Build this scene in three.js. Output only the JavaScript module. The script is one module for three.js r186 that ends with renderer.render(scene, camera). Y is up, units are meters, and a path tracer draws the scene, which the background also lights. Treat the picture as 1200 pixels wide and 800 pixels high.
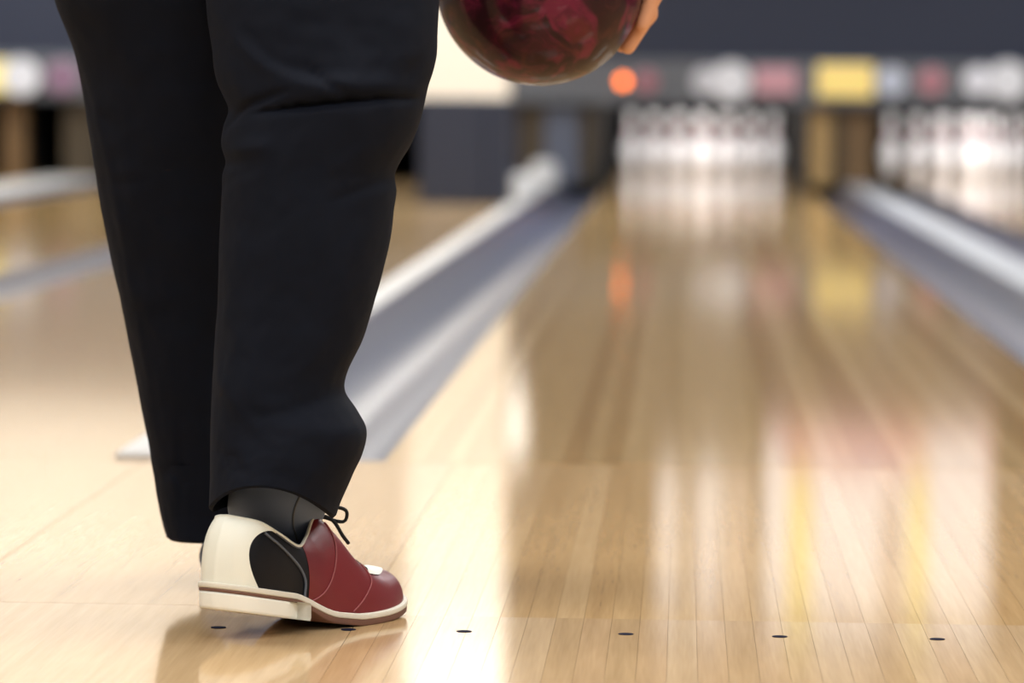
import * as THREE from 'three';
import { mergeGeometries, mergeVertices } from 'three/addons/utils/BufferGeometryUtils.js';
import { RoundedBoxGeometry } from 'three/addons/geometries/RoundedBoxGeometry.js';
import { RectAreaLightUniformsLib } from 'three/addons/lights/RectAreaLightUniformsLib.js';
import { ImprovedNoise } from 'three/addons/math/ImprovedNoise.js';

// ---------- camera, exposure ----------
RectAreaLightUniformsLib.init();
const scene = new THREE.Scene();
const FPX = 4378, EYE = new THREE.Vector3(0, 0.508, 0);
const camera = new THREE.PerspectiveCamera(2 * Math.atan(400 / FPX) * 180 / Math.PI, 1.5, 0.1, 200);
camera.position.copy(EYE);
camera.rotation.set(-0.0671055, 0.0449866, 0.00985899, 'YXZ');
camera.focus = 3.5;
camera.userData.fStop = 4.3;
camera.updateMatrixWorld();
const renderer = new THREE.WebGLRenderer({ antialias: true });
renderer.toneMapping = THREE.LinearToneMapping;
renderer.toneMappingExposure = 1.0;
renderer.shadowMap.enabled = true;
scene.background = new THREE.Color(0, 0, 0);

// ---------- helpers ----------
const V = (x, y, z) => new THREE.Vector3(x, y, z);
const clamp = (x, a = 0, b = 1) => Math.min(b, Math.max(a, x));
const mix = (a, b, t) => a + (b - a) * t;
const sstep = (a, b, x) => { const t = clamp((x - a) / (b - a)); return t * t * (3 - 2 * t); };
let seed = 7;
const rnd = () => { seed = (seed * 1664525 + 1013904223) % 4294967296; return seed / 4294967296; };
const perlin = new ImprovedNoise();
const noise = (x, y, z = 0) => perlin.noise(x + 31.7, y + 17.3, z + 5.1);
const fbm = (x, y, z = 0, o = 4) => { let s = 0, a = 0.5; for (let i = 0; i < o; i++) { s += a * noise(x, y, z); x *= 2.03; y *= 2.03; z *= 2.03; a *= 0.5; } return s; };
// a photo pixel at a known distance (metres along the view's z axis) as a point
function at(px, py, dist) {
  const d = V((px - 600) / FPX, -(py - 400) / FPX, -1).applyQuaternion(camera.quaternion);
  return EYE.clone().addScaledVector(d, dist / -d.z);
}
const taken = {};
function numbered(n) { if (!(n in taken)) { taken[n] = 0; return n; } return n + '_' + String(++taken[n]).padStart(3, '0'); }
function shade(o) { o.traverse(c => { if (c.isMesh) { c.castShadow = true; c.receiveShadow = true; } }); return o; }
function part(name, geo, mat, parent) { const m = new THREE.Mesh(geo, mat); m.name = name; m.castShadow = m.receiveShadow = true; parent.add(m); return m; }
function thing(name, label, category, group, kind) {
  const o = new THREE.Group(); o.name = numbered(name); scene.add(o);
  o.userData = { label, category }; if (group) o.userData.group = group; if (kind) o.userData.kind = kind;
  return o;
}
function solid(name, geo, mat, label, category, group, kind) {
  const m = new THREE.Mesh(geo, mat); m.name = numbered(name); m.castShadow = m.receiveShadow = true; scene.add(m);
  m.userData = { label, category }; if (group) m.userData.group = group; if (kind) m.userData.kind = kind;
  return m;
}
function box(x0, x1, y0, y1, z0, z1) { const g = new THREE.BoxGeometry(x1 - x0, y1 - y0, z1 - z0); g.translate((x0 + x1) / 2, (y0 + y1) / 2, (z0 + z1) / 2); return g; }
function rbox(x0, x1, y0, y1, z0, z1, r = 0.005, s = 2) { const g = new RoundedBoxGeometry(x1 - x0, y1 - y0, z1 - z0, s, r); g.translate((x0 + x1) / 2, (y0 + y1) / 2, (z0 + z1) / 2); return g; }
function tube(pts, r, seg = 24, rad = 6, closed = false) { return new THREE.TubeGeometry(new THREE.CatmullRomCurve3(pts, closed, 'centripetal'), seg, r, rad, closed); }
function gridGeo(nu, nv, f, closeU = false) { // rows of points, smooth normals
  const pos = [], uv = [], idx = [];
  for (let j = 0; j <= nv; j++) for (let i = 0; i <= nu; i++) { const p = f(i / nu, j / nv); pos.push(p.x, p.y, p.z); uv.push(i / nu, j / nv); }
  const w = nu + 1;
  for (let j = 0; j < nv; j++) for (let i = 0; i < nu; i++) { const a = j * w + i, b = a + 1, c = a + w, d = c + 1; idx.push(a, b, d, a, d, c); }
  const g = new THREE.BufferGeometry();
  g.setAttribute('position', new THREE.Float32BufferAttribute(pos, 3)); g.setAttribute('uv', new THREE.Float32BufferAttribute(uv, 2)); g.setIndex(idx);
  g.computeVertexNormals();
  if (closeU) { const n = g.attributes.normal; for (let j = 0; j <= nv; j++) { const a = j * w, b = a + nu, v = V(n.getX(a) + n.getX(b), n.getY(a) + n.getY(b), n.getZ(a) + n.getZ(b)).normalize(); n.setXYZ(a, v.x, v.y, v.z); n.setXYZ(b, v.x, v.y, v.z); } }
  return g;
}
function dataTex(w, h, f, srgb = true) {
  const d = new Uint8Array(w * h * 4);
  for (let y = 0; y < h; y++) for (let x = 0; x < w; x++) { const c = f(x / w, y / h, x, y), k = (y * w + x) * 4; d[k] = c[0]; d[k + 1] = c[1]; d[k + 2] = c[2]; d[k + 3] = 255; }
  const t = new THREE.DataTexture(d, w, h); t.magFilter = THREE.LinearFilter; t.minFilter = THREE.LinearFilter; t.wrapS = t.wrapT = THREE.RepeatWrapping;
  if (srgb) t.colorSpace = THREE.SRGBColorSpace; t.needsUpdate = true; return t;
}
const std = (c, o = {}) => new THREE.MeshStandardMaterial({ color: c, roughness: 0.6, ...o });
const phy = (c, o = {}) => new THREE.MeshPhysicalMaterial({ color: c, roughness: 0.6, ...o });

// ---------- measures of the place ----------
const LANE_L = -0.401, LANE_R = 0.653, LANE_C = 0.126, FOUL = -5.073, JOINT = -3.582, JOINT_LEFT = -3.632;
const PITCH = 1.67, MASK_Z = -20.6, DECK_Z = -20.62, PIT_END = -25.4;
const DOTS_Z = -3.48, CEIL = 3.3;
const ROOM = { l: -7.2, r: 6.4, back: 4.5, end: -26 };

// ---------- ceiling lamps ----------
const M = {
  troffer: std('#ffffff', { emissive: new THREE.Color(1.0, 0.97, 0.92), emissiveIntensity: 1.2 }),
  trofferFrame: std('#d8d8d6', { roughness: 0.5 }),
};
function ceilingLamp(x, z, w, d, power, where) {
  const t = thing('ceiling_light', `flat ceiling light panel ${where}`, 'ceiling light', 'flat ceiling lights');
  t.position.set(x, CEIL, z);
  part('frame', mergeGeometries([box(-w / 2 - .03, w / 2 + .03, -.03, 0, -d / 2 - .03, -d / 2), box(-w / 2 - .03, w / 2 + .03, -.03, 0, d / 2, d / 2 + .03), box(-w / 2 - .03, -w / 2, -.03, 0, -d / 2, d / 2), box(w / 2, w / 2 + .03, -.03, 0, -d / 2, d / 2)]), M.trofferFrame, t);
  part('light_diffuser', box(-w / 2, w / 2, -.018, -.004, -d / 2, d / 2), M.troffer, t);
  const l = new THREE.RectAreaLight(new THREE.Color(0.93, 0.97, 1.0), power, w, d);
  l.position.set(0, -.024, 0); l.rotation.x = -Math.PI / 2; l.name = 'ceiling_lamp_glow'; t.add(l);
}
const LAMP = 19;
for (const [z, w] of [[2.2, 'behind the approach'], [-0.8, 'above the approach'], [-3.9, 'above the foul line'], [-8, 'above the first third of the lanes'], [-12, 'above the middle of the lanes'], [-15.7, 'above the last third of the lanes']])
  for (const [x, s] of [[-3.2, 'beyond the aisle'], [0.1, 'over the main lane'], [3.2, 'over the far lanes']]) ceilingLamp(x, z, 1.5, 0.75, LAMP, `${w}, ${s}`);
ceilingLamp(-0.97, -15.95, 0.9, 0.4, 88, 'just in front of the square pillar');
ceilingLamp(2.6, -18, 1.5, 0.75, LAMP, 'in front of the masking wall over the far lanes');
ceilingLamp(-3.6, -18.9, 2.4, 0.75, 22, 'in front of the masking wall beyond the pillar');

// ---------- materials ----------
const grain = dataTex(1024, 256, (u, v, x, y) => {
  const s = 2 * Math.PI;
  const a = fbm(Math.cos(u * s) * 1.2, Math.sin(u * s) * 1.2, v * 26, 4);
  const b = noise(Math.cos(u * s) * 5, Math.sin(u * s) * 5, v * 150);
  const c = noise(x * 0.045, y * 0.9, 3);
  const k = 1 + a * 0.09 + b * 0.035 + c * 0.02;
  return [clamp(238 * k, 0, 255), clamp(236 * (1 + (k - 1) * 1.15), 0, 255), clamp(230 * (1 + (k - 1) * 1.35), 0, 255)];
});
function wood(hex, rough, o = {}) { return phy(hex, { map: grain, roughness: rough, ior: 1.5, ...o }); }
const laneTones = ['#c9a672', '#bf9a65', '#d4b280', '#b9935e', '#ceab78'].map(c => wood(c, 0.075));
const apprTones = ['#d8b483', '#d4af7d', '#dcb989', '#d1ab78'].map(c => wood(c, 0.07));
const nearTones = ['#d3b288', '#d0ad82', '#d6b68d', '#ccaa7e'].map(c => wood(c, 0.085));
const panelWood = ['#cfae84', '#cdab81', '#d1b188'].map(c => wood(c, 0.085));
M.subfloor = std('#a07c50', { roughness: 0.8 });
M.dot = phy('#17182a', { roughness: 0.9, specularIntensity: 0.1 });
M.gutter = phy('#474b5e', { roughness: 0.28, ior: 1.5 });
M.cap = phy('#bfbcb8', { roughness: 0.4 });
M.capGrey = phy('#acaeb4', { roughness: 0.4 });
M.slate = std('#2b3041', { roughness: 0.8 });
M.ceil = std('#c9c9c9', { roughness: 0.9 });
M.sideWall = std('#a9a6a4', { roughness: 0.85 });
M.black = std('#060607', { roughness: 0.9 });
M.maskGrey = std('#5f6167', { roughness: 0.55 });

// ---------- room shell ----------
function structure(name, geo, mat, label) { return solid(name, geo, mat, label, undefined, undefined, 'structure'); }
structure('ceiling', box(ROOM.l - .2, ROOM.r + .2, CEIL, CEIL + .2, ROOM.end - .2, ROOM.back + .2), M.ceil, 'pale ceiling of the bowling hall');
structure('wall_left', box(ROOM.l - .2, ROOM.l, -.3, CEIL, ROOM.end, ROOM.back), M.sideWall, 'plain side wall beyond the service aisle');
structure('wall_right', box(ROOM.r, ROOM.r + .2, -.3, CEIL, ROOM.end, ROOM.back), M.sideWall, 'plain side wall beyond the far lanes');
structure('wall_back', box(ROOM.l - .2, ROOM.r + .2, -.3, CEIL, ROOM.back, ROOM.back + .2), M.sideWall, 'plain wall behind the bowling approach');
structure('wall_end', box(ROOM.l - .2, ROOM.r + .2, -.3, CEIL, ROOM.end - .2, ROOM.end), M.black, 'dark wall behind the pin pits');
structure('wall_masking', box(ROOM.l, ROOM.r, 0.684, CEIL, MASK_Z - .12, MASK_Z), M.slate, 'slate blue masking wall above the pin decks');

// ---------- floor: approach ----------
const floor = thing('floor', 'glossy maple bowling approach of narrow boards and wide smooth panels', 'floor', null, 'structure');
part('subfloor', box(ROOM.l, ROOM.r, -.3, -.0215, FOUL + .002, ROOM.back), M.subfloor, floor);
function boardGeo(w, len, k, h = 0.02) { // top at y 0, one end at z 0, running to -z; uv in metres
  const g = new THREE.BoxGeometry(w, h, len); g.translate(0, -h / 2, -len / 2);
  const p = g.attributes.position, uv = g.attributes.uv, ou = (k * 0.377) % 1, ov = (k * 0.2137) % 1;
  for (let i = 0; i < p.count; i++) uv.setXY(i, p.getZ(i) / 2.4 + ou, (p.getX(i) + p.getY(i)) / 0.32 + ov);
  return g;
}
const BOARDS = 39, BW = (LANE_R - LANE_L) / BOARDS, GAP = 0.00025;
{
  const far = [0, 1, 2, 3, 4, 5].map(k => boardGeo(BW - GAP, JOINT - FOUL - 0.0035, k));
  const near = [0, 1, 2, 3, 4, 5].map(k => boardGeo(BW - GAP, 4.5, k + 7));
  const X0 = -0.305;
  const n = Math.round((1.45 - X0) / BW);
  const grp = new THREE.Group(); grp.name = 'board_row'; floor.add(grp);
  const grp2 = new THREE.Group(); grp2.name = 'board_row'; floor.add(grp2);
  // the nearer row lies a hair out of true with the farther one
  grp2.position.set(0, 0, JOINT); grp2.rotation.x = -0.0022;
  for (let i = 0; i < n; i++) {
    const x = X0 + (i + 0.5) * BW;
    const a = part('board', far[(i * 5) % 6], apprTones[Math.floor(rnd() * 4)], grp); a.position.set(x, 0, JOINT);
    const b = part('board', near[(i * 5 + 2) % 6], nearTones[Math.floor(rnd() * 4)], grp2); b.position.set(x, 0, 4.5); 
    b.position.z = 4.5 - 0.0006;
  }
  // smooth wide panels to the left and right of the boards
  const panel = (x0, x1, z0, z1, k) => { const g = boardGeo(x1 - x0 - .0012, z1 - z0 - .001, k); const m = part('floor_panel', g, panelWood[k % 3], floor); m.position.set((x0 + x1) / 2, 0, z1); };
  const xs = [ROOM.l, -5.2, -3.2, -1.75, -0.725, X0];
  for (let i = 0; i < xs.length - 1; i++) { panel(xs[i], xs[i + 1], FOUL, JOINT_LEFT, i); panel(xs[i], xs[i + 1], JOINT_LEFT, ROOM.back, i + 1); }
  const xr = [X0 + n * BW, 3, 4.7, ROOM.r];
  for (let i = 0; i < xr.length - 1; i++) { panel(xr[i], xr[i + 1], FOUL, JOINT, i); panel(xr[i], xr[i + 1], JOINT, ROOM.back, i + 1); }
  const dg = new THREE.CylinderGeometry(0.0072, 0.0072, 0.0012, 24);
  for (const x of [-0.431, -0.308, -0.199, -0.047, 0.097, 0.244, 0.391]) { const d = part('guide_dot', dg, M.dot, floor); d.position.set(x, 0.0000 - 0.00, DOTS_Z); }
}

// ---------- lanes, gutters, caps ----------
const laneGeos = [0, 1, 2, 3, 4, 5].map(k => boardGeo(BW - GAP, 19.6, k + 3, 0.03));
function lane(cx, label) {
  const t = thing('bowling_lane', label, 'bowling lane', 'bowling lanes', 'structure');
  t.position.set(cx, 0, FOUL);
  for (let i = 0; i < BOARDS; i++) { const b = part('board', laneGeos[(i * 5 + 1) % 6], laneTones[Math.floor(rnd() * 5)], t); b.position.set((i - 19) * BW, 0, -0.0015); }
  part('lane_bed', box(-0.527, 0.527, -.25, -.0315, -19.6, -.002), M.subfloor, t);
  return t;
}
function gutter(x0, x1, label, len = DECK_Z - FOUL) {
  const w = x1 - x0, depth = 0.075, N = 20, sh = new THREE.Shape();
  sh.moveTo(0, -.14);
  for (let i = 0; i <= N; i++) { const a = i / N; sh.lineTo(a * w, i === 0 || i === N ? -.004 : -.004 - depth * Math.pow(Math.sin(Math.PI * a), 0.75)); }
  sh.lineTo(w, -.14); sh.closePath();
  const g = new THREE.ExtrudeGeometry(sh, { depth: -len, bevelEnabled: false }); g.translate(x0, 0, FOUL + len - .003);
  return solid('lane_gutter', g, M.gutter, label, 'gutter', 'lane gutters', 'structure');
}
function cap(x0, x1, h, mat, label) {
  return solid('division_cap', rbox(x0, x1, -.14, h, DECK_Z, FOUL - .003, 0.006, 3), mat, label, 'lane divider', 'capping rails between the lanes', 'structure');
}
lane(LANE_C, 'long glossy maple lane with a full rack of pins at its end');
lane(LANE_C + PITCH, 'glossy maple lane beside the grey division rail');
lane(-2.37, 'glossy maple lane beyond the beige service aisle');
lane(-2.37 - PITCH, 'glossy maple lane two lanes beyond the service aisle');
gutter(LANE_L - .30, LANE_L - .001, 'grey gutter between the main lane and the white rail');
gutter(LANE_R + .001, LANE_R + .235, 'grey gutter between the main lane and the grey rail');
gutter(LANE_R + .381, LANE_R + .615, 'grey gutter between the grey rail and the neighbouring lane');
gutter(-1.842, -1.61, 'grey gutter along the beige service aisle');
gutter(-3.14, -2.9, 'grey gutter of the lane beyond the service aisle');
gutter(LANE_R + .616 + 1.056, LANE_R + .616 + 1.29, 'grey gutter on the outer side of the neighbouring lane');
cap(LANE_L - .372, LANE_L - .301, 0.008, M.cap, 'narrow white capping rail beside the service aisle');
cap(LANE_R + .236, LANE_R + .380, 0.012, M.capGrey, 'wide pale grey capping rail between two lanes');
cap(-3.51, -3.142, 0.008, M.cap, 'white capping rail between the lanes beyond the service aisle');
{
  const g = boardGeo(1.61 - 0.775, FOUL - DECK_Z, 4, 0.1);
  const m = solid('service_aisle', g, panelWood[0], 'smooth beige service aisle between two lanes', 'floor', null, 'structure'); m.position.set(-(1.608 + 0.775) / 2, 0, FOUL - .003);
  const e = solid('floor_under_lanes', box(ROOM.l, ROOM.r, -.32, -.26, ROOM.end, FOUL), M.black, 'dark sub floor under the lanes', 'floor', null, 'structure');
}

// ---------- pin decks: kickbacks, masking units, lamps ----------
M.brass = std('#a97f45', { roughness: 0.5 }); M.brown = std('#6a5030', { roughness: 0.6 }); M.darkBrown = std('#40331f', { roughness: 0.6 }); M.tan = std('#a98957', { roughness: 0.5 });
function kickback(x0, x1, strips, label) {
  const k = MASK_Z / -22.5; x0 *= k; x1 *= k; strips = strips.map(([a, b, m]) => [a * k, b * k, m]);
  const t = thing('kickback', label, 'partition', 'pin deck partitions', 'structure');
  part('partition', box(x0, x1, -.25, .70, PIT_END, DECK_Z - .14), M.black, t);
  for (const [a, b, m] of strips) part('trim_strip', rbox(a + .003, b - .003, .0, .43, DECK_Z - .139, DECK_Z - .0, .004), m, t);
}
kickback(-0.62, -0.535, [[-.62, -.535, M.darkBrown]], 'narrow dark brown partition beside the main pin deck');
kickback(0.765, 1.145, [[.765, .895, M.tan], [.895, .965, M.darkBrown], [.965, 1.145, M.brown]], 'tan and brown partition between the two pin decks');
kickback(2.45, 2.85, [[2.45, 2.65, M.tan], [2.65, 2.85, M.brown]], 'brown partition past the neighbouring pin deck');
kickback(-3.75, -3.53, [[-3.75, -3.53, M.darkBrown]], 'dark brown partition between the lanes beyond the aisle');
kickback(-4.12, -3.98, [[-4.12, -3.98, M.brown]], 'brown partition at the farther pin deck');
kickback(-1.5, -1.3, [[-1.5, -1.3, M.brown]], 'brown partition behind the square pillar');
solid('pit_lining', box(ROOM.l, ROOM.r, -.26, .75, PIT_END - .05, PIT_END), M.black, 'black back wall of the pin pits', 'wall', null, 'structure');
solid('pit_cover', box(ROOM.l, ROOM.r, 1.0, 1.05, PIT_END, MASK_Z - .12), M.black, 'black cover over the pin pits', 'wall', null, 'structure');
// pillars and panels at the end of the service aisle
solid('wall_panel', rbox(-1.19, -0.904, 0, .43, DECK_Z - .14, DECK_Z + .012, .004), M.slate, 'slate wall panel right behind the square pillar', 'wall panel', null, 'structure');
solid('wall_panel', rbox(-0.901, -0.763, 0, .43, DECK_Z - .14, DECK_Z + .006, .004), M.darkBrown, 'dark brown upright wall panel at the end of the aisle', 'wall panel', null, 'structure');
solid('wall_panel', rbox(-0.760, -0.570, 0, .43, DECK_Z - .14, DECK_Z + .012, .004), std('#565b6b'), 'grey blue upright wall panel next to the main pin deck', 'wall panel', null, 'structure');
{
  const b = thing('masking_board', 'long grey masking board with round and square lit emblems above the pins', 'sign board');
  part('board', rbox(ROOM.l, ROOM.r, .441, .684, MASK_Z - .02, MASK_Z + .04, .006), M.maskGrey, b);
  part('edge_trim', rbox(ROOM.l, ROOM.r, .431, .447, MASK_Z - .02, MASK_Z + .055, .004), std('#3a3a3c'), b);
}
function sign(kind, x, y, w, h, col, I, label, front = 0, dark = '#b8b8bc') {
  const t = thing('lit_sign', label, 'sign', 'emblems on the masking board');
  const k = MASK_Z / -22.5; w *= k; h *= k;
  t.position.set(x * k, EYE.y + (y - EYE.y) * k, MASK_Z + .048 + front);
  const m = std('#ffffff', { color: col, emissive: col, emissiveIntensity: I, roughness: 0.4 });
  if (kind === 'round') {
    const f = new THREE.TorusGeometry(w / 2, 0.006, 8, 40); part('rim', f, std(dark), t);
    const g = new THREE.CylinderGeometry(w / 2, w / 2, .016, 40); g.rotateX(Math.PI / 2); g.translate(0, 0, .006); part('light_face', g, m, t);
  } else {
    part('rim', rbox(-w / 2, w / 2, -h / 2, h / 2, -.002, .012, .006), std(dark), t);
    part('light_face', rbox(-w / 2 + .006, w / 2 - .006, -h / 2 + .006, h / 2 - .006, .006, .02, .005), m, t);
  }
}
sign('round', -0.36, .568, .05, 0, '#ff7408', 8, 'small orange round lamp on the masking board');
sign('round', -0.22, .57, .12, 0, '#9a5866', .12, 'dim pink disc beside the small orange lamp');
sign('round', .14, .574, .16, 0, '#bfbfc6', .12, 'smaller white disc half behind the large one above the main pins');
sign('round', .285, .572, .23, 0, '#cfcfd4', .2, 'large white disc above the main pins', .03);
sign('square', .55, .579, .26, .17, '#c08e98', .12, 'rounded pink plate between the white disc and the yellow plate');
sign('square', .967, .585, .345, .21, '#ecd07c', .3, 'yellow rectangular plate above the tan partition');
sign('round', 1.24, .585, .17, 0, '#b4b9c8', .15, 'pale disc right beside the yellow plate');
sign('round', 1.48, .588, .16, 0, '#a8707a', .1, 'dull pink disc above the neighbouring pins');
sign('round', 1.76, .59, .17, 0, '#d8d8e0', .15, 'pale disc touching the white disc above the neighbouring pins');
sign('round', 1.93, .592, .23, 0, '#cfcfd4', .2, 'large white disc above the neighbouring pins', .03);
sign('square', -4.16, .56, .19, .21, '#ecd98a', .3, 'yellow plate on the masking board beyond the service aisle');
sign('round', -3.985, .56, .22, 0, '#cfcfd4', .2, 'white disc next to the yellow plate beyond the service aisle', .03);
sign('round', -3.74, .563, .2, 0, '#84667c', .08, 'mauve disc on the masking board beyond the service aisle');
function pinLamp(cx, label) {
  const t = thing('pin_deck_light', label, 'lamp', 'tube lamps over the pin decks');
  t.position.set(cx, .92, DECK_Z - 1.28);
  const g = new THREE.CylinderGeometry(.018, .018, .96, 16); g.rotateZ(Math.PI / 2);
  part('lamp_tube', g, std('#ffffff', { emissive: '#ffffff', emissiveIntensity: 2 }), t);
  for (const a of [-.51, .48]) part('socket', box(a, a + .03, -.025, .08, -.025, .025), M.maskGrey, t);
  const l = new THREE.RectAreaLight(new THREE.Color(1, .97, .97), 125, .96, .16); l.name = 'pin_lamp_glow';
  l.position.set(0, -.03, -.03); l.rotation.set(Math.atan2(-.75, 1.8), 0, 0); t.add(l);
}
pinLamp(LANE_C, 'white tube lamp hidden over the main pin deck');
pinLamp(LANE_C + PITCH, 'white tube lamp hidden over the neighbouring pin deck');

// ---------- pins ----------
M.pin = phy('#f3f1f0', { roughness: 0.3, clearcoat: 0.4 }); M.pinRed = phy('#a3132b', { roughness: 0.35 });
const pinProf = [[0, 0], [.0286, 0], [.0292, .004], [.0358, .019], [.0455, .057], [.0542, .0857], [.0605, .1143], [.0578, .149], [.0482, .184], [.0352, .2128], [.0251, .239], [.0227, .254], [.0246, .276], [.0293, .308], [.0323, .343], [.0305, .358], [.024, .371], [.012, .379], [0, .381]];
const pinCurve = new THREE.CatmullRomCurve3(pinProf.map(p => V(p[0], p[1], 0)), false, 'centripetal');
const pinPts = pinCurve.getPoints(60).map(p => new THREE.Vector2(Math.max(0, p.x), p.y));
const pinBody = new THREE.LatheGeometry(pinPts, 28);
const radAt = y => { for (let i = 1; i < pinPts.length; i++) if (pinPts[i].y >= y) { const a = pinPts[i - 1], b = pinPts[i], t = (y - a.y) / Math.max(1e-6, b.y - a.y); return mix(a.x, b.x, t); } return 0; };
const stripe = (y0, y1) => { const pts = []; for (let i = 0; i <= 6; i++) { const y = mix(y0, y1, i / 6); pts.push(new THREE.Vector2(radAt(y) + (i === 0 || i === 6 ? -.0005 : .0006), y)); } return new THREE.LatheGeometry(pts, 28); };
const stripes = [stripe(.232, .25), stripe(.262, .28)];
const rowName = ['', 'second', 'third', 'back'], ord = ['first', 'second', 'third', 'fourth'];
for (const [cx, which, main] of [[LANE_C, 'on the main lane', 1], [LANE_C + PITCH, 'on the neighbouring lane', 0]])
  for (let r = 0; r < 4; r++) for (let i = 0; i <= r; i++) {
    const t = thing('bowling_pin', r ? `white pin, ${ord[main ? r - i : i]} from the tan partition in the ${rowName[r]} row ${which}` : `white head pin standing foremost ${which}`, 'bowling pin', `bowling pins ${which}`);
    t.position.set(cx + (i - r / 2) * .3048, 0, FOUL - 18.29 - r * .264);
    part('pin_body', pinBody, M.pin, t); for (const s of stripes) part('neck_stripe', s, M.pinRed, t);
  }

// ---------- pillar, cabinet-like base, aisle things ----------
{
  const t = thing('square_pillar', 'square cream pillar with a dark navy padded base in the service aisle', 'pillar', null, 'structure');
  t.position.set(-0.967, 0, -16.75);
  part('shaft', rbox(-.245, .19, .46, CEIL, -.19, .19, .01), std('#e9dfd0', { roughness: 0.7 }), t);
  const pad = std('#1a2032', { roughness: 0.6 });
  part('base_pad', rbox(-.2, .1, 0, .47, .172, .2, .008), pad, t);
  part('base_pad', rbox(.102, .2, 0, .47, .172, .2, .008), pad, t);
  part('base_core', rbox(-.198, .198, 0, .468, -.198, .172, .008), pad, t);
}
const hoodMat = phy('#cccccd', { roughness: 0.35 });
function hood(x, z, s, label) {
  const t = thing('rail_end_cover', label, 'cover', 'white covers on the capping rail');
  t.position.set(x, .008, z);
  const prof = [[0, .1], [.03, .098], [.05, .085], [.058, .06], [.06, 0]].map(p => new THREE.Vector2(p[0] * s, p[1] * s)).reverse();
  part('shell', new THREE.LatheGeometry(prof, 24), hoodMat, t);
  part('foot_ring', new THREE.CylinderGeometry(.064 * s, .066 * s, .012, 24), hoodMat, t);
}
hood(-.745, -17.6, 1.1, 'white domed cover on the rail nearer the pillar');
hood(-.735, -19.9, 1.3, 'white domed cover at the pin end of the rail');

solid('wall_panel', rbox(ROOM.l, -1.25, 1.25, CEIL, MASK_Z + .002, MASK_Z + .03, .004), std('#efe3d2', { roughness: 0.8 }), 'large cream wall panel high on the masking wall beyond the pillar', 'wall panel', null, 'structure');
// ---------- overhead displays and wall lamp (seen only mirrored in the floor) ----------
function display(x0, x1, y0, y1, paint, I, label) {
  const t = thing('display_screen', label, 'screen', 'overhead displays above the pins');
  const w = x1 - x0, h = y1 - y0; t.position.set((x0 + x1) / 2, (y0 + y1) / 2, MASK_Z + .08);
  part('housing', rbox(-w / 2 - .03, w / 2 + .03, -h / 2 - .03, h / 2 + .03, -.07, 0, .01), std('#1d1e22'), t);
  const c = document.createElement('canvas'); c.width = 512; c.height = 448; const g = c.getContext('2d'); paint(g, 512, 448);
  const tx = new THREE.CanvasTexture(c); tx.colorSpace = THREE.SRGBColorSpace;
  const pg = new THREE.PlaneGeometry(w, h); pg.translate(0, 0, .002);
  part('screen', pg, std('#000000', { emissive: '#ffffff', emissiveMap: tx, emissiveIntensity: I, roughness: 0.5 }), t);
}
display(.475, 1.72, 1.33, 2.40, (g, W, H) => {
  g.fillStyle = '#f3efee'; g.fillRect(0, 0, W, H);
  g.fillStyle = '#efdf86'; g.fillRect(W * .11, 0, W * .1, H * .76); g.fillRect(W * .64, 0, W * .08, H * .76);
  g.fillStyle = '#b7a9a0'; g.fillRect(W * .52, 0, W * .09, H * .7); 
  g.fillStyle = '#e8b8b8'; g.fillRect(0, H * .77, W, H * .23);
  g.fillStyle = '#c96f78'; for (const [x, y, w, h] of [[.08, .84, .12, .1], [.27, .8, .2, .08], [.5, .88, .15, .1]]) g.fillRect(W * x, H * y, W * w, H * h);
  g.fillStyle = '#faf6f4'; g.fillRect(W * .72, H * .8, W * .24, H * .13); g.fillRect(0, H * .78, W * .09, H * .12);
}, 1.2, 'wide overhead display with white and yellow columns over the partition');
display(-.11, .40, 1.55, 2.40, (g, W, H) => {
  g.fillStyle = '#6d6258'; g.fillRect(0, 0, W, H);
  g.fillStyle = '#f2ece8'; g.fillRect(0, 0, W * .22, H); g.fillRect(W * .4, 0, W * .3, H); g.fillStyle = '#cbb9ac'; g.fillRect(W * .78, 0, W * .2, H);
}, 1.1, 'smaller overhead display with pale columns above the main lane');
{
  const t = thing('wall_lamp', 'white glass wall lamp on the masking wall beside the pillar', 'lamp');
  t.position.set(-.893, 1.10, MASK_Z + .09);
  part('glass_shade', new THREE.LatheGeometry([[.012, 0], [.022, .05], [.03, .1], [.05, .17], [.066, .25], [.068, .34], [.06, .39], [0, .395]].map(p => new THREE.Vector2(...p)), 28), std('#ffffff', { emissive: '#fff6e8', emissiveIntensity: 1.6 }), t);
  part('bracket', mergeGeometries([box(-.012, .012, .03, .06, -.09, 0), box(-.03, .03, -.03, .12, -.09, -.08)]), M.trofferFrame, t);
}

// ---------- bowling ball ----------
const BALL = at(632.5, -22, 3.88), BR = 0.108;
const ballTex = dataTex(1024, 512, (u, v) => {
  const a = u * 2 * Math.PI, b = (v - .5) * Math.PI, x = Math.cos(b) * Math.cos(a), y = Math.sin(b), z = Math.cos(b) * Math.sin(a);
  const wx = fbm(x * 1.6, y * 1.6, z * 1.6, 3) * 2.2, wy = fbm(x * 1.6 + 9, y * 1.6, z * 1.6, 3) * 2.2, wz = fbm(x * 1.6, y * 1.6 + 7, z * 1.6, 3) * 2.2;
  const n = fbm(x * 1.7 + wx, y * 1.7 + wy, z * 1.7 + wz, 5), m = fbm(x * 2.3 + wy + 4, y * 2.3 + wz, z * 2.3 + wx, 4);
  const t = sstep(-.18, .3, n), k = sstep(.0, .35, m);
  const c1 = [42, 16, 24], c2 = [104, 28, 54], c3 = [82, 34, 32];
  return [0, 1, 2].map(i => mix(mix(c1[i], c2[i], t), c3[i], k * .7));
});
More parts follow.
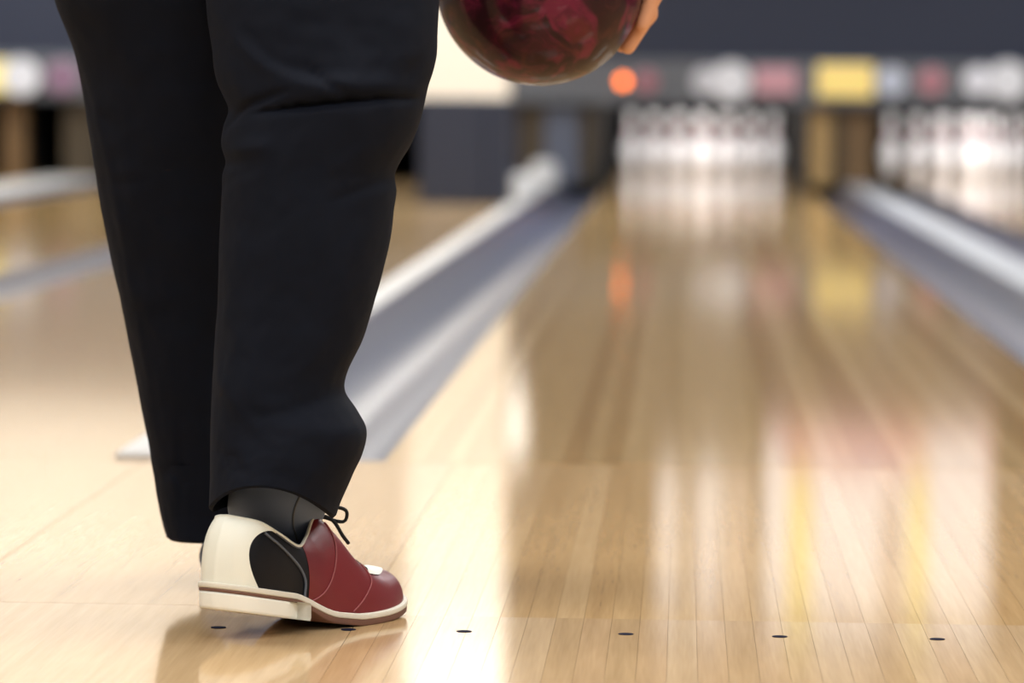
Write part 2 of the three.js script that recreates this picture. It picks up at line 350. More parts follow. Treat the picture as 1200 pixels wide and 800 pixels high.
{
  const t = thing('bowling_ball', 'glossy maroon swirled bowling ball held beside the leg', 'bowling ball');
  t.position.copy(BALL);
  const g = new THREE.SphereGeometry(BR, 96, 64);
  const m = part('ball', g, phy('#ffffff', { map: ballTex, roughness: 0.45, specularIntensity: 0.1, clearcoat: 0.36, clearcoatRoughness: 0.12 }), t); m.rotation.set(.5, 2.1, .3);
  const holeMat = std('#0a0809', { roughness: .7 });
  for (const [a, b] of [[.25, .95], [-.05, .95], [.1, .45]]) { const h = new THREE.CylinderGeometry(.0135, .0135, .003, 24); const d = V(Math.sin(a) * Math.cos(b), Math.sin(b), -Math.cos(a) * Math.cos(b)); h.applyQuaternion(new THREE.Quaternion().setFromUnitVectors(V(0, 1, 0), d)); h.translate(d.x * (BR - .001), d.y * (BR - .001), d.z * (BR - .001)); part('finger_hole', h, holeMat, t); }
}

// ---------- the person ----------
const person = thing('person', 'person in dark trousers and bowling shoes seen from behind, holding a ball', 'person');
const skin = phy('#d49a76', { roughness: 0.55 });
// -- signed distances and a surface-net mesher for body, shirt and hair
function sdf(bones, k, extra) {
  return (x, y, z) => {
    let d = 1e9;
    for (const [a, b, ra, rb, flat] of bones) {
      const bx = b.x - a.x, by = b.y - a.y, bz = b.z - a.z, ax = x - a.x, ay = y - a.y, az = z - a.z;
      const t = clamp((ax * bx + ay * by + az * bz) / (bx * bx + by * by + bz * bz + 1e-9));
      const e = Math.hypot(ax - bx * t, ay - by * t, (az - bz * t) * (flat || 1)) - mix(ra, rb, t);
      const h = clamp(.5 + .5 * (e - d) / k); d = d === 1e9 ? e : mix(e, d, h) - k * h * (1 - h);
    }
    return extra ? extra(d, x, y, z) : d;
  };
}
function nets(f, lo, hi, cell) {
  const n = [0, 1, 2].map(i => Math.ceil((hi[i] - lo[i]) / cell) + 1), N = n[0] * n[1] * n[2], val = new Float32Array(N);
  let k = 0; for (let z = 0; z < n[2]; z++) for (let y = 0; y < n[1]; y++) for (let x = 0; x < n[0]; x++) val[k++] = f(lo[0] + x * cell, lo[1] + y * cell, lo[2] + z * cell);
  const id = (x, y, z) => x + n[0] * (y + n[1] * z), vert = new Int32Array(N).fill(-1), pos = [], idx = [];
  for (let z = 0; z < n[2] - 1; z++) for (let y = 0; y < n[1] - 1; y++) for (let x = 0; x < n[0] - 1; x++) {
    let c = 0, sx = 0, sy = 0, sz = 0, sign = 0;
    const g = []; for (let q = 0; q < 8; q++) { const v = val[id(x + (q & 1), y + (q >> 1 & 1), z + (q >> 2))]; g.push(v); if (v < 0) sign |= 1 << q; }
    if (sign === 0 || sign === 255) continue;
    for (let q = 0; q < 8; q++) for (const bit of [1, 2, 4]) { if (q & bit) continue; const r = q | bit; if ((g[q] < 0) === (g[r] < 0)) continue; const t = g[q] / (g[q] - g[r]); sx += (q & 1) + (bit === 1 ? t : 0); sy += (q >> 1 & 1) + (bit === 2 ? t : 0); sz += (q >> 2) + (bit === 4 ? t : 0); c++; }
    vert[id(x, y, z)] = pos.length / 3; pos.push(lo[0] + (x + sx / c) * cell, lo[1] + (y + sy / c) * cell, lo[2] + (z + sz / c) * cell);
  }
  const quad = (a, b, c, d, flip) => { if (a < 0 || b < 0 || c < 0 || d < 0) return; flip ? idx.push(a, c, b, a, d, c) : idx.push(a, b, c, a, c, d); };
  for (let z = 1; z < n[2] - 1; z++) for (let y = 1; y < n[1] - 1; y++) for (let x = 1; x < n[0] - 1; x++) {
    const v = val[id(x, y, z)] < 0;
    if (v !== val[id(x + 1, y, z)] < 0) quad(vert[id(x, y - 1, z - 1)], vert[id(x, y, z - 1)], vert[id(x, y, z)], vert[id(x, y - 1, z)], !v);
    if (v !== val[id(x, y + 1, z)] < 0) quad(vert[id(x - 1, y, z - 1)], vert[id(x - 1, y, z)], vert[id(x, y, z)], vert[id(x, y, z - 1)], !v);
    if (v !== val[id(x, y, z + 1)] < 0) quad(vert[id(x - 1, y - 1, z)], vert[id(x, y - 1, z)], vert[id(x, y, z)], vert[id(x - 1, y, z)], !v);
  }
  const g = new THREE.BufferGeometry(); g.setAttribute('position', new THREE.Float32BufferAttribute(pos, 3)); g.setIndex(idx); g.computeVertexNormals(); return g;
}
// joints
const HIP = V(-.435, .86, -3.64), CHEST = V(-.43, 1.16, -3.72), NECK = V(-.425, 1.34, -3.78), HEAD = V(-.42, 1.50, -3.82);
const SHR = V(-.255, 1.285, -3.78), ELR = V(-.13, 1.04, -3.80), WRR = V(-.026, .81, -3.88), SHL = V(-.60, 1.285, -3.74), ELL = V(-.70, 1.03, -3.70), WRL = V(-.70, .80, -3.78);
const KNR = at(375, 110, 3.52), ANR = at(322, 600, 3.50), KNL = at(225, 110, 3.73), ANL = at(285, 640, 3.80), HPR = V(-.36, .80, -3.63), HPL = V(-.52, .80, -3.64);
{
  const bones = [
    [HIP, CHEST, .10, .115, 1.15], [CHEST, V(-.428, 1.27, -3.76), .115, .09, 1.2], [V(-.428, 1.27, -3.76), NECK, .08, .052], [NECK, V(-.42, 1.42, -3.80), .052, .055],
    [V(-.428, 1.28, -3.76), SHR, .07, .052], [V(-.428, 1.28, -3.76), SHL, .07, .052],
    [SHR, ELR, .05, .04], [ELR, WRR, .04, .027], [SHL, ELL, .05, .04], [ELL, WRL, .04, .027],
    [HIP, HPR, .085, .07], [HIP, HPL, .085, .07], [HPR, KNR, .068, .046], [KNR, KNR.clone().lerp(ANR, .35), .046, .046], [KNR.clone().lerp(ANR, .35), ANR, .044, .02], [HPL, KNL, .068, .046], [KNL, KNL.clone().lerp(ANL, .35), .046, .046], [KNL.clone().lerp(ANL, .35), ANL, .044, .02],
  ];
  const bodyGeo = nets(sdf(bones, .03), [-.82, .03, -3.95], [.06, 1.46, -3.35], .012);
  // head with a face turned to the pins
  const hb = [[HEAD.clone().add(V(0, .03, .01)), HEAD.clone().add(V(0, .0, -.015)), .082, .074], [HEAD.clone().add(V(0, -.05, -.03)), HEAD.clone().add(V(0, -.075, -.055)), .055, .035],
    [HEAD.clone().add(V(0, .0, -.095)), HEAD.clone().add(V(0, -.028, -.108)), .008, .013], [HEAD.clone().add(V(-.02, -.058, -.088)), HEAD.clone().add(V(.02, -.058, -.088)), .007, .007],
    [HEAD.clone().add(V(.083, -.01, .005)), HEAD.clone().add(V(.083, .02, .008)), .012, .016], [HEAD.clone().add(V(-.083, -.01, .005)), HEAD.clone().add(V(-.083, .02, .008)), .012, .016], [V(-.42, 1.40, -3.80), V(-.42, 1.46, -3.805), .055, .058]];
  const eye = [V(.032, .008, -.09), V(-.032, .008, -.09)].map(v => v.add(HEAD));
  const headGeo = nets(sdf(hb, .016, (d, x, y, z) => { for (const e of eye) d = Math.max(d, .013 - Math.hypot(x - e.x, y - e.y, z - e.z)); return d; }), [HEAD.x - .12, HEAD.y - .14, HEAD.z - .14], [HEAD.x + .12, HEAD.y + .13, HEAD.z + .12], .004);
  // right hand cupping the ball's outer side
  const on = (deg, dz, r) => { const rr = Math.sqrt(BR * BR - dz * dz) + r; const a = deg * Math.PI / 180; return V(BALL.x + Math.cos(a) * rr, BALL.y + Math.sin(a) * rr, BALL.z + dz); };
  const hand = [[WRR, V(-.022, .775, -3.895), .028, .03], [V(-.022, .775, -3.885), on(46, -.002, .016), .022, .017], [V(-.022, .775, -3.895), on(46, -.022, .016), .024, .017], [V(-.022, .775, -3.915), on(46, -.046, .016), .024, .017], [on(46, -.002, .016), on(46, -.046, .016), .016, .016]];
  const fing = [[-.004, 34, 14, -6, -22, .0094], [-.024, 34, 8, -16, -36, .0098], [-.044, 34, 8, -16, -37, .0102], [-.064, 34, 10, -12, -30, .0098]];
  for (const [dz, a0, a1, a2, a3, r] of fing) { const P = [on(46, clamp(dz, -.05, .0), .014), on(a0, dz, r), on(a1, dz, r + .001), on(a2, dz, r + .0015), on(a3, dz, r * .82)]; for (let i = 0; i < 4; i++) hand.push([P[i], P[i + 1], r * [1.3, 1.1, 1.02, .95][i], r * [1.1, 1.02, .95, .8][i]]); }
  const th = [V(-.034, .755, -3.925), on(68, -.045, .014), on(92, -.058, .011), on(112, -.06, .009)]; for (let i = 0; i < 3; i++) hand.push([th[i], th[i + 1], [.016, .013, .011][i], [.013, .011, .009][i]]);
  const handGeo = nets(sdf(hand, .005), [-.22, .52, -3.99], [.04, .86, -3.83], .003);
  const lh = [[WRL, WRL.clone().add(V(0, -.06, -.02)), .026, .03]];
  [[.018, .07], [.006, .08], [-.008, .078], [-.02, .062]].forEach(([dz, l]) => { const a = WRL.clone().add(V(.0, -.075, -.02 - dz)), b = a.clone().add(V(.008, -l * .5, -.012)), c = b.clone().add(V(.016, -l * .4, -.006)); lh.push([WRL.clone().add(V(0, -.04, -.02 - dz * .6)), a, .014, .011], [a, b, .0098, .009], [b, c, .009, .0075]); });
  lh.push([WRL.clone().add(V(0, -.02, -.03)), WRL.clone().add(V(.012, -.055, -.06)), .014, .011], [WRL.clone().add(V(.012, -.055, -.06)), WRL.clone().add(V(.016, -.085, -.068)), .0105, .0085]);
  const lhGeo = nets(sdf(lh, .005), [WRL.x - .06, WRL.y - .2, WRL.z - .11], [WRL.x + .07, WRL.y + .04, WRL.z + .05], .003);
  part('body', mergeGeometries([bodyGeo, headGeo, handGeo, lhGeo]), skin, person);
  const eyeG = eye.map(e => { const g = new THREE.SphereGeometry(.0125, 16, 12); g.translate(e.x, e.y, e.z + .004); return g; });
  for (const g of eyeG) part('eye', g, std('#e9e4de', { roughness: .2 }), person);
  const hairF = sdf([[HEAD.clone().add(V(0, .04, .02)), HEAD.clone().add(V(0, .015, .0)), .094, .09], [HEAD.clone().add(V(0, 0, .04)), HEAD.clone().add(V(0, -.07, .045)), .075, .05]], .03, (d, x, y, z) => Math.max(d, (HEAD.z - .055 + (HEAD.y + .06 - y) * .9) - z));
  part('hair', nets(hairF, [HEAD.x - .13, HEAD.y - .16, HEAD.z - .13], [HEAD.x + .13, HEAD.y + .16, HEAD.z + .15], .006), std('#17120f', { roughness: .6 }), person);
  const sb = [[V(-.435, .84, -3.64), CHEST, .135, .14, 1.15], [CHEST, V(-.428, 1.28, -3.76), .14, .095, 1.2], [V(-.428, 1.29, -3.76), SHR, .085, .068], [V(-.428, 1.29, -3.76), SHL, .085, .068], [SHR, SHR.clone().lerp(ELR, .75), .068, .062], [SHL, SHL.clone().lerp(ELL, .75), .068, .062]];
  part('shirt', nets(sdf(sb, .03, (d, x, y, z) => Math.max(d, .80 - y, Math.hypot(x + .426, z + 3.775) < .07 ? y - 1.345 : -1)), [-.82, .74, -3.98], [-.02, 1.42, -3.42], .01), std('#2a2c33', { roughness: .9 }), person);
}
// -- trousers
M.trouser = phy('#0e111a', { roughness: 0.8, specularIntensity: 0.2, sheen: 0.1, sheenRoughness: 0.6, sheenColor: new THREE.Color('#5a6480') });
{ const tw = dataTex(256, 256, (u, v, x, y) => { const n = 120 + 60 * (((x + y) % 8) / 8) + 40 * noise(x * .3, y * .3); return [n, n, n]; }, false); tw.repeat.set(26, 40); M.trouser.bumpMap = tw; M.trouser.bumpScale = 0.0003; }
function lookup(rows, py) { // smooth interpolation of [py, left, right] rows, py falling
  let i = 0; while (i < rows.length - 2 && py < rows[i + 1][0]) i++;
  const g = k => rows[clamp(k, 0, rows.length - 1)], p0 = g(i - 1), p1 = g(i), p2 = g(i + 1), p3 = g(i + 2), t = clamp((p1[0] - py) / (p1[0] - p2[0]));
  return [1, 2].map(c => { const m1 = (p2[c] - p0[c]) / (p0[0] - p2[0] || 1) * (p1[0] - p2[0]), m2 = (p3[c] - p1[c]) / (p1[0] - p3[0] || 1) * (p1[0] - p2[0]); const t2 = t * t, t3 = t2 * t; return (2 * t3 - 3 * t2 + 1) * p1[c] + (t3 - 2 * t2 + t) * m1 + (-2 * t3 + 3 * t2) * p2[c] + (t3 - t2) * m2; });
}
function segDist(px, py, pts) { let best = [1e9, 0]; for (let i = 0; i < pts.length - 1; i++) { const [ax, ay] = pts[i], [bx, by] = pts[i + 1], dx = bx - ax, dy = by - ay, t = clamp(((px - ax) * dx + (py - ay) * dy) / (dx * dx + dy * dy)); const ex = px - ax - dx * t, ey = py - ay - dy * t, d = Math.hypot(ex, ey); if (d < best[0]) best = [d, Math.sign(dx * ey - dy * ex), (i + t) / (pts.length - 1)]; } return best; }
function trouserLeg(rows, dist, rz, hem, folds, seedK) {
  const top = rows[rows.length - 1][0], bot = rows[0][0], NR = 300, NA = 120;
  const ring = (a, py, inset) => {
    const [xl, xr] = lookup(rows, py), D = dist(py), A = at(xl, py, D), B = at(xr, py, D);
    const c = A.clone().add(B).multiplyScalar(.5), rx = (B.x - A.x) / 2 - inset, s = Math.sin(a), co = Math.cos(a);
    const sx = Math.sign(s) * Math.pow(Math.abs(s), .9), sz = Math.sign(co) * Math.pow(Math.abs(co), .95);
    const px = mix(xl, xr, .5 + .5 * sx); let d = 0;
    if (!inset && co > 0) for (const [pts, depth, w, side] of folds) { const [q, sg, t] = segDist(px, py, pts); const fall = Math.exp(-(q * q) / (w * w)) * Math.pow(Math.sin(Math.PI * clamp(t * .9 + .05)), .6); d += depth * fall * (side ? (sg * side > 0 ? 1 : .35) : 1) * Math.min(1, co * 2.2); }
    d += .0042 * fbm(s * 1.6 + seedK, co * 1.6, py * .012, 3) * (inset ? 0 : 1) * 2;
    c.x += sx * rx; c.z += sz * (rz(py) - inset); 
    c.z += d * Math.max(co, 0) ; c.x += d * s * .3;
    c.y += hem(a) * Math.pow(clamp(1 - (bot - py) / 130), 1.5);
    return c;
  };
  const outer = gridGeo(NA, NR, (u, v) => ring(u * 2 * Math.PI, mix(bot, top, v), 0), true);
  const inner = gridGeo(NA, 12, (u, v) => ring(-u * 2 * Math.PI, mix(bot + 3, bot - 90, v), .003), true);
  const lip = gridGeo(NA, 1, (u, v) => ring(-u * 2 * Math.PI, v ? bot + 3 : bot, v ? .003 : 0), true);
  return mergeGeometries([outer, inner, lip]);
}
const rightRows = [[588, 247, 394], [575, 247, 399], [550, 247, 412], [525, 247, 425], [500, 248, 429], [480, 249, 418], [460, 250, 404], [440, 251, 405], [400, 254, 424], [350, 256, 440], [290, 258, 455], [240, 261, 462], [222, 262, 464], [205, 263, 462], [190, 267, 468], [170, 261, 480], [150, 263, 489], [130, 269, 495], [114, 263, 498], [100, 257, 501], [80, 252, 508], [60, 250, 512], [0, 243, 514], [-100, 238, 518], [-220, 236, 512], [-330, 250, 488]];
const leftRows = [[628, 198, 300], [600, 190, 305], [560, 182, 308], [490, 170, 308], [410, 155, 308], [340, 140, 310], [270, 125, 312], [190, 111, 318], [120, 100, 320], [60, 88, 322], [0, 66, 325], [-100, 44, 330], [-220, 34, 335], [-330, 60, 345]];
{
  const hemR = a => { const s = Math.sin(a), c = Math.cos(a); return (c > 0 ? .025 * Math.pow(c, 1.3) : -.004 * -c) - .009 * s * s + (s < 0 ? .001 : -.003) * Math.abs(s); };
  const foldsR = [
    [[[505, 112], [452, 113], [400, 118], [350, 124], [312, 130]], -.014, 6, -1],
    [[[505, 100], [450, 98], [390, 100], [340, 100]], .006, 12],
    [[[345, 108], [300, 124], [272, 148], [258, 160]], -.007, 5],
    [[[370, 78], [395, 98], [420, 110]], -.005, 5],
    [[[262, 10], [285, 50], [325, 80], [360, 95]], .004, 9],
    [[[300, 40], [330, 70], [370, 88]], -.003, 7],
    [[[255, 190], [285, 176], [330, 168]], .004, 9],
    [[[258, 222], [285, 205], [310, 200]], -.003, 7],
    [[[410, 440], [385, 462], [350, 476], [310, 480]], -.005, 11],
    [[[432, 500], [400, 505], [360, 500]], .005, 18],
    [[[250, 430], [275, 450], [300, 490]], .003, 10],
    [[[252, 520], [280, 540], [300, 570]], -.003, 9],
    [[[470, 208], [440, 216], [400, 232]], -.004, 7],
    [[[278, 330], [285, 400], [276, 450]], .003, 12],
    [[[420, 60], [436, 180], [430, 330]], .002, 16],
    [[[505, 60], [488, 85], [484, 98]], -.004, 6],
  ];
  const foldsL = [[[[100, 60], [130, 150], [150, 240], [180, 420], [196, 520]], .0025, 5], [[[92, 80], [120, 130], [150, 150]], -.003, 8], [[[112, 200], [150, 215], [190, 210]], -.002, 9], [[[185, 560], [210, 545], [240, 550]], -.003, 9], [[[150, 330], [190, 350], [230, 340]], .002, 12], [[[222, 480], [222, 600]], -.002, 5]];
  const gr = trouserLeg(rightRows, py => mix(3.462, 3.53, clamp((600 - py) / 500)) + .09 * clamp((100 - py) / 430), py => mix(.083, .1, sstep(480, 60, py)) + .008 * sstep(440, 600, py), hemR, foldsR, 1);
  const gl = trouserLeg(leftRows, py => mix(3.80, 3.74, clamp((600 - py) / 500)) - .10 * clamp((100 - py) / 430), py => mix(.078, .1, sstep(480, 60, py)), a => .004 * Math.cos(a), foldsL, 9);
  const hip = gridGeo(80, 60, (u, v) => { const a = u * 2 * Math.PI, py = mix(-140, -480, v), D = 3.63, A = at(mix(34, 52, v), py, D), B = at(mix(512, 490, v), py, D), q = mix(.04, 1, Math.pow(sstep(-.02, .42, v), .45)); return V((A.x + B.x) / 2 + Math.sin(a) * (B.x - A.x) / 2 * q, A.y, -D + Math.cos(a) * .125 * q); }, true);
  const tr = part('trousers', mergeGeometries([gr, gl, hip]), M.trouser, person);
  tr.userData.label = 'loose charcoal black trousers with creases behind the knee';
}
// -- shoes
const L = .272;
const OUT = [[0, 0], [.006, .018], [.02, .029], [.05, .033], [.09, .0335], [.13, .039], [.165, .047], [.195, .0495], [.225, .045], [.25, .034], [.266, .018], [.272, .003]];
const INN = [[0, 0], [.006, -.017], [.02, -.028], [.05, -.031], [.085, -.030], [.122, -.033], [.16, -.042], [.195, -.0445], [.228, -.039], [.253, -.027], [.267, -.012], [.272, .003]];
const TOP = [[.02, 0, .088], [.023, .014, .087], [.036, .026, .085], [.058, .031, .077], [.088, .029, .069], [.113, .019, .079], [.138, .012, .1], [.165, .0125, .073], [.188, .0115, .055], [.2, .009, .050], [.207, .005, .047], [.209, 0, .0465]];
const spl = a => new THREE.CatmullRomCurve3(a.map(p => V(p[0], p[2] || 0, p[1])), false, 'catmullrom', 0.5);
const cOut = spl(OUT), cInn = spl(INN), cTop = spl(TOP);
const heelDrop = u => .016 * (1 - sstep(.072, .135, u));
const brownT = u => mix(.003, .006, sstep(.07, .13, u));
const soleTop = u => heelDrop(u) + brownT(u) + .0055;
function makeShoe(side, lift, mats) { // u forward, right foot has side = 1; returns a group whose parts are laid out with -z forward
  const g = new THREE.Group();
  const bend = u => lift * (Math.pow(clamp(.165 - u, 0, 1), 1.12) * .225) + .006 * Math.pow(clamp((u - .19) / .08), 2);
  const W = (u, v, y) => V(side * v, y + bend(u), -u);
  const base = q => { const t = Math.abs(q); const p = (q >= 0 ? cOut : cInn).getPoint(t); return p; };
  const top = q => { const p = cTop.getPoint(Math.abs(q)); return V(p.x, p.y, q >= 0 ? p.z : -p.z); };
  const raw = (q, v) => {
    const b = base(q), t = top(q), e = v * Math.PI / 2, h = 1 - Math.cos(e), s = Math.sin(e);
    const toe = sstep(.6, .95, Math.abs(q)), hh = mix(mix(v, h, .55), h, toe), ss = mix(mix(v, s, .55), Math.pow(s, .82), toe), y0 = soleTop(b.x) - .001;
    const bulge = .002 * Math.sin(Math.PI * Math.min(1, v * 1.1)) * (1 - toe);
    const d = V(b.x - .1, 0, b.z).normalize();
    return [mix(b.x, t.x, hh) + (Math.abs(q) < .25 ? d.x * bulge : 0), mix(b.z, t.z, hh) + Math.sign(q) * (Math.abs(q) >= .25 ? bulge : bulge * Math.abs(q) * 4), mix(y0, t.y, ss)];
  };
  const surf = (q, v) => W(...raw(q, v));
  const nrm = (q, v) => { const e = .004, q0 = clamp(q - e, -1, 1), q1 = clamp(q + e, -1, 1), v0 = clamp(v - e), v1 = clamp(v + e); const a = surf(q1, v).sub(surf(q0, v)), b = surf(q, v1).sub(surf(q, v0)); const n = a.cross(b).normalize(); return side > 0 ? n : n.negate(); };
  // grid of the whole upper, clipped into panels along smooth borders
  const NQ = 220, NV = 44, grid = [];
  for (let j = 0; j <= NV; j++) { const r = []; for (let i = 0; i <= NQ; i++) { const q = mix(-1, 1, i / NQ), v = j / NV; r.push({ q, v, p: surf(q, v), n: nrm(q, v) }); } grid.push(r); }
  const lerpV = (a, b, t) => ({ q: mix(a.q, b.q, t), v: mix(a.v, b.v, t), p: a.p.clone().lerp(b.p, t), n: a.n.clone().lerp(b.n, t).normalize() });
  function panel(name, fs, raise, mat, label) {
    const P = [], Nn = [], U = [];
    const tri = poly => { for (const f of fs) { const out = []; for (let i = 0; i < poly.length; i++) { const a = poly[i], b = poly[(i + 1) % poly.length], fa = f(a.q, a.v), fb = f(b.q, b.v); if (fa >= 0) out.push(a); if ((fa >= 0) !== (fb >= 0)) out.push(lerpV(a, b, fa / (fa - fb))); } poly = out; if (poly.length < 3) return; }
      for (let i = 1; i < poly.length - 1; i++) for (const w of side > 0 ? [poly[0], poly[i], poly[i + 1]] : [poly[0], poly[i + 1], poly[i]]) { const x = w.p.clone().addScaledVector(w.n, raise); P.push(x.x, x.y, x.z); Nn.push(w.n.x, w.n.y, w.n.z); U.push(w.q * 3, w.v); } };
    for (let j = 0; j < NV; j++) for (let i = 0; i < NQ; i++) { const a = grid[j][i], b = grid[j][i + 1], c = grid[j + 1][i], d = grid[j + 1][i + 1]; tri([a, b, d]); tri([a, d, c]); }
    const geo = new THREE.BufferGeometry(); geo.setAttribute('position', new THREE.Float32BufferAttribute(P, 3)); geo.setAttribute('normal', new THREE.Float32BufferAttribute(Nn, 3)); geo.setAttribute('uv', new THREE.Float32BufferAttribute(U, 2));
    const m = part(name, geo, mat, g); if (label) m.userData.label = label; return m;
  }
  const cb = v => .205 - .06 * Math.sin(Math.PI * Math.min(1, v * 1.05)) + .035 * v * v;     // counter border
  const rb = v => .38 + .015 * v;                                                             // black to red border
  const pat = (q, v) => (Math.abs(q) - .66 + .02 * Math.cos(v * 14)) * 3 + 0;                   // cream patch below the laces
  panel('heel_counter', [(q, v) => cb(v) - Math.abs(q)], .0012, mats.counter, 'cream heel panel');
  panel('quarter_panel', [(q, v) => Math.abs(q) - cb(v) + .012, (q, v) => rb(v) - q], 0, mats.quarter, 'black side panel');
  const patch = (q, v) => Math.min(pat(q, v), (v - .50 - .1 * Math.cos((Math.abs(q) - .85) * 9)) * 1);
  panel('vamp', [(q, v) => q - rb(v), (q, v) => Math.max(-patch(q, v), -.002)], .0003, mats.vamp, 'oxblood red front panel');
  panel('toe_patch', [patch], .0014, mats.counter, 'cream patch below the laces');
  if (1) panel('inner_front', [(q, v) => -q - rb(v)], 0, mats.quarter, 'black inner side');
  // stitching, collar piping
  const line = (name, pts, r, mat, off = .0008) => part(name, tube(new THREE.CatmullRomCurve3(pts.map(p => V(p[0], p[1], 0))).getPoints(40).map(p => surf(p.x, p.y).addScaledVector(nrm(p.x, p.y), off)), r, 60, 6), mat, g);
  line('stitching', [[.205, .80], [.26, .72], [.325, .56], [.365, .33], [.368, .02]], .0013, mats.stitchGrey);
  line('stitching', [[.25, .95], [.31, .92], [.375, .92]], .0008, mats.stitchGrey);
  line('stitching', [[.555, .90], [.52, .6], [.45, .28], [.39, .02]], .0008, mats.stitch);
  line('stitching', [[.645, .62], [.635, .4], [.58, .18], [.515, .02]], .0008, mats.stitch);
  const rim = []; for (let i = 0; i <= 120; i++) { const q = mix(-1, 1, i / 120); rim.push(surf(q, 1).addScaledVector(nrm(q, .99), .0002)); }
  part('collar_piping', tube(rim, .0016, 240, 8), mats.counter, g);
  // sole layers
  const outline = off => { const a = []; for (let i = 0; i <= 60; i++) a.push(cOut.getPoint(i / 60)); for (let i = 59; i > 0; i--) a.push(cInn.getPoint(i / 60)); return a.map((p, i, s) => { const A = s[(i + s.length - 1) % s.length], B = s[(i + 1) % s.length], n = V(B.z - A.z, 0, -(B.x - A.x)).normalize(); return V(p.x - n.x * off, 0, p.z - n.z * off); }); };
  function slab(name, off, yb, yt, mat, clipU = 9) {
    const o = outline(off).map(p => V(Math.min(p.x, clipU), 0, p.z)), n = o.length, rows = [[.0, 0], [0, .12], [0, .88], [0, 1]], pos = [], idx = [];
    const ring = (k, ins) => { for (const p of o) { const y = mix(yb(p.x), yt(p.x), k), c = .1; const q = W(mix(p.x, Math.min(c, clipU * .5), ins), p.z * (1 - ins), y); pos.push(q.x, q.y, q.z); } };
    const ks = [[0, .06], [0, .012], [.18, 0], [.82, 0], [1, .012], [1, .2], [1, .97]]; ks.unshift([0, .97]);
    for (const [k, i] of ks) ring(k, i);
    for (let r = 0; r < ks.length - 1; r++) for (let i = 0; i < n; i++) { const a = r * n + i, b = r * n + (i + 1) % n, c = a + n, d = b + n; if (side > 0) idx.push(a, b, d, a, d, c); else idx.push(a, d, b, a, c, d); }
    const geo = new THREE.BufferGeometry(); geo.setAttribute('position', new THREE.Float32BufferAttribute(pos, 3)); geo.setIndex(idx); geo.computeVertexNormals(); return part(name, geo, mat, g);
  }
  slab('heel_block', .003, () => 0, () => .0165, mats.cream, .078).userData.label = 'off-white rubber heel';
  slab('outsole', .0035, u => heelDrop(u), u => heelDrop(u) + brownT(u) + .0003, mats.sole).userData.label = 'thin brown sole';
  slab('welt', .0042, u => heelDrop(u) + brownT(u), soleTop, mats.welt).userData.label = 'cream stitched welt';
  // tongue and laces
  part('tongue', gridGeo(14, 30, (a, b) => { const u = mix(.215, .128, b), y = mix(.045, .102, Math.pow(b, 1.05)); return W(u, (a - .5) * mix(.03, .034, b), y - .006 - Math.pow(a - .5, 2) * .03); }), mats.tongue, g);
  const lm = mats.lace;
  for (let k = 0; k < 4; k++) { const q = mix(.57, .70, k / 3), A = surf(q, .98), B = surf(-q, .98); const m = A.clone().lerp(B, .5); m.y += .006; part('lace', tube([A, m, B], .0017, 12, 6), lm, g); }
  const kn = surf(.565, 1).lerp(surf(-.565, 1), .5).add(V(0, .005, -.004));
  const kl = (pts) => part('lace', tube(pts.map(p => kn.clone().add(V(side * p[0], p[1], -p[2]))), .0018, 30, 6), lm, g);
  kl([[0, 0, 0], [.012, .006, .010], [.024, .002, .022], [.022, -.008, .022], [.008, -.004, .008], [0, 0, 0]]);
  kl([[0, 0, 0], [-.012, .004, .006], [-.026, -.004, .012], [-.022, -.012, .014], [0, 0, 0]]);
  kl([[0, 0, 0], [.014, -.006, .012], [.02, -.022, .022], [.021, -.03, .03]]);
  kl([[0, 0, 0], [-.012, -.008, .01], [-.022, -.022, .016]]);
  return g;
}
const leatherBump = dataTex(256, 256, (u, v, x, y) => { const n = 128 + 70 * fbm(x * .12, y * .12, 2, 3); return [n, n, n]; }, false); leatherBump.repeat.set(4, 3);
const leather = (c, r = .38) => phy(c, { roughness: r, bumpMap: leatherBump, bumpScale: .0003, clearcoat: .14, clearcoatRoughness: .35 });
const shoeMats = { counter: leather('#e6e4d4', .45), quarter: phy('#090b12', { roughness: .45, specularIntensity: .5, bumpMap: leatherBump, bumpScale: .0003 }), vamp: leather('#6c171d', .36), cream: std('#ece8da', { roughness: .5 }), sole: std('#6d4a3c', { roughness: .6 }), welt: std('#d9d2c2', { roughness: .6 }), stitch: std('#8d4a4a', { roughness: .7 }), stitchGrey: std('#565a62', { roughness: .7 }), tongue: std('#23252c', { roughness: .7 }), lace: std('#111114', { roughness: .8 }) };
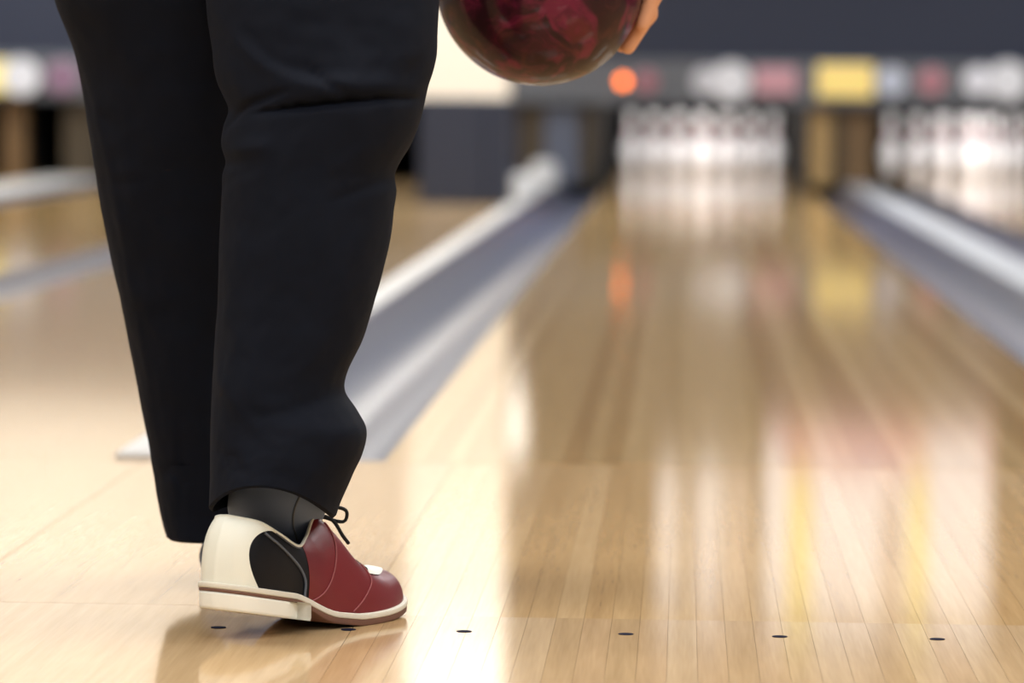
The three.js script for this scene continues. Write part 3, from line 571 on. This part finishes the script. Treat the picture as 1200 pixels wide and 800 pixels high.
{
  const r = makeShoe(1, 1, shoeMats); r.name = 'bowling_shoe'; person.add(r); r.position.set(-.424, 0.0002, -3.392); r.rotation.y = -31.5 * Math.PI / 180;
  r.userData.label = 'cream, black and red leather bowling shoe with lifted heel';
  const l = makeShoe(-1, .4, shoeMats); l.name = 'bowling_shoe'; person.add(l); l.position.set(-.438, 0.0002, -3.745); l.rotation.y = -5 * Math.PI / 180;
  l.userData.label = 'bowling shoe on the forward foot, mostly hidden';
}
// -- socks
{
  const sock = std('#707e98', { roughness: .95 });
  const rows = [[640, 288, 358], [620, 272, 370], [600, 266, 380], [580, 268, 380], [550, 275, 375], [520, 280, 372]];
  const ring = (a, py, D, dx) => { const [xl, xr] = lookup(rows, py), A = at(xl + dx, py, D), B = at(xr + dx, py, D); return V((A.x + B.x) / 2 + Math.sin(a) * (B.x - A.x) / 2, A.y, -D + Math.cos(a) * mix(.036, .042, sstep(560, 640, py)) - .03 * sstep(575, 640, py)); };
  const s = part('sock', gridGeo(48, 40, (u, v) => ring(u * 6.28319, mix(640, 520, v), 3.504, 0), true), sock, person); s.userData.label = 'dark grey ribbed sock';
  const seam = []; for (let i = 0; i <= 20; i++) { const t = i / 20, py = mix(634, 560, t), a = mix(.75, .42, Math.sin(Math.PI * Math.min(1, t * 1.1)) * .9 + .1 * t); seam.push(ring(a, py, 3.504, 0).add(V(0, 0, .0006))); }
  part('seam', tube(seam, .0011, 40, 6), std('#666b74', { roughness: .9 }), s);
  const lrows = [[692, 250, 338], [672, 240, 340], [652, 234, 340], [634, 238, 334], [600, 246, 322], [560, 252, 315]];
  part('sock', gridGeo(48, 40, (u, v) => { const a = u * 6.28319, py = mix(674, 560, v), D = 3.775, [xl, xr] = lookup(lrows, py), A = at(xl, py, D), B = at(xr, py, D); return V((A.x + B.x) / 2 + Math.sin(a) * (B.x - A.x) / 2, A.y, -D + Math.cos(a) * mix(.04, .05, sstep(590, 640, py))); }, true), sock, person);
}
shade(scene);
renderer.render(scene, camera);
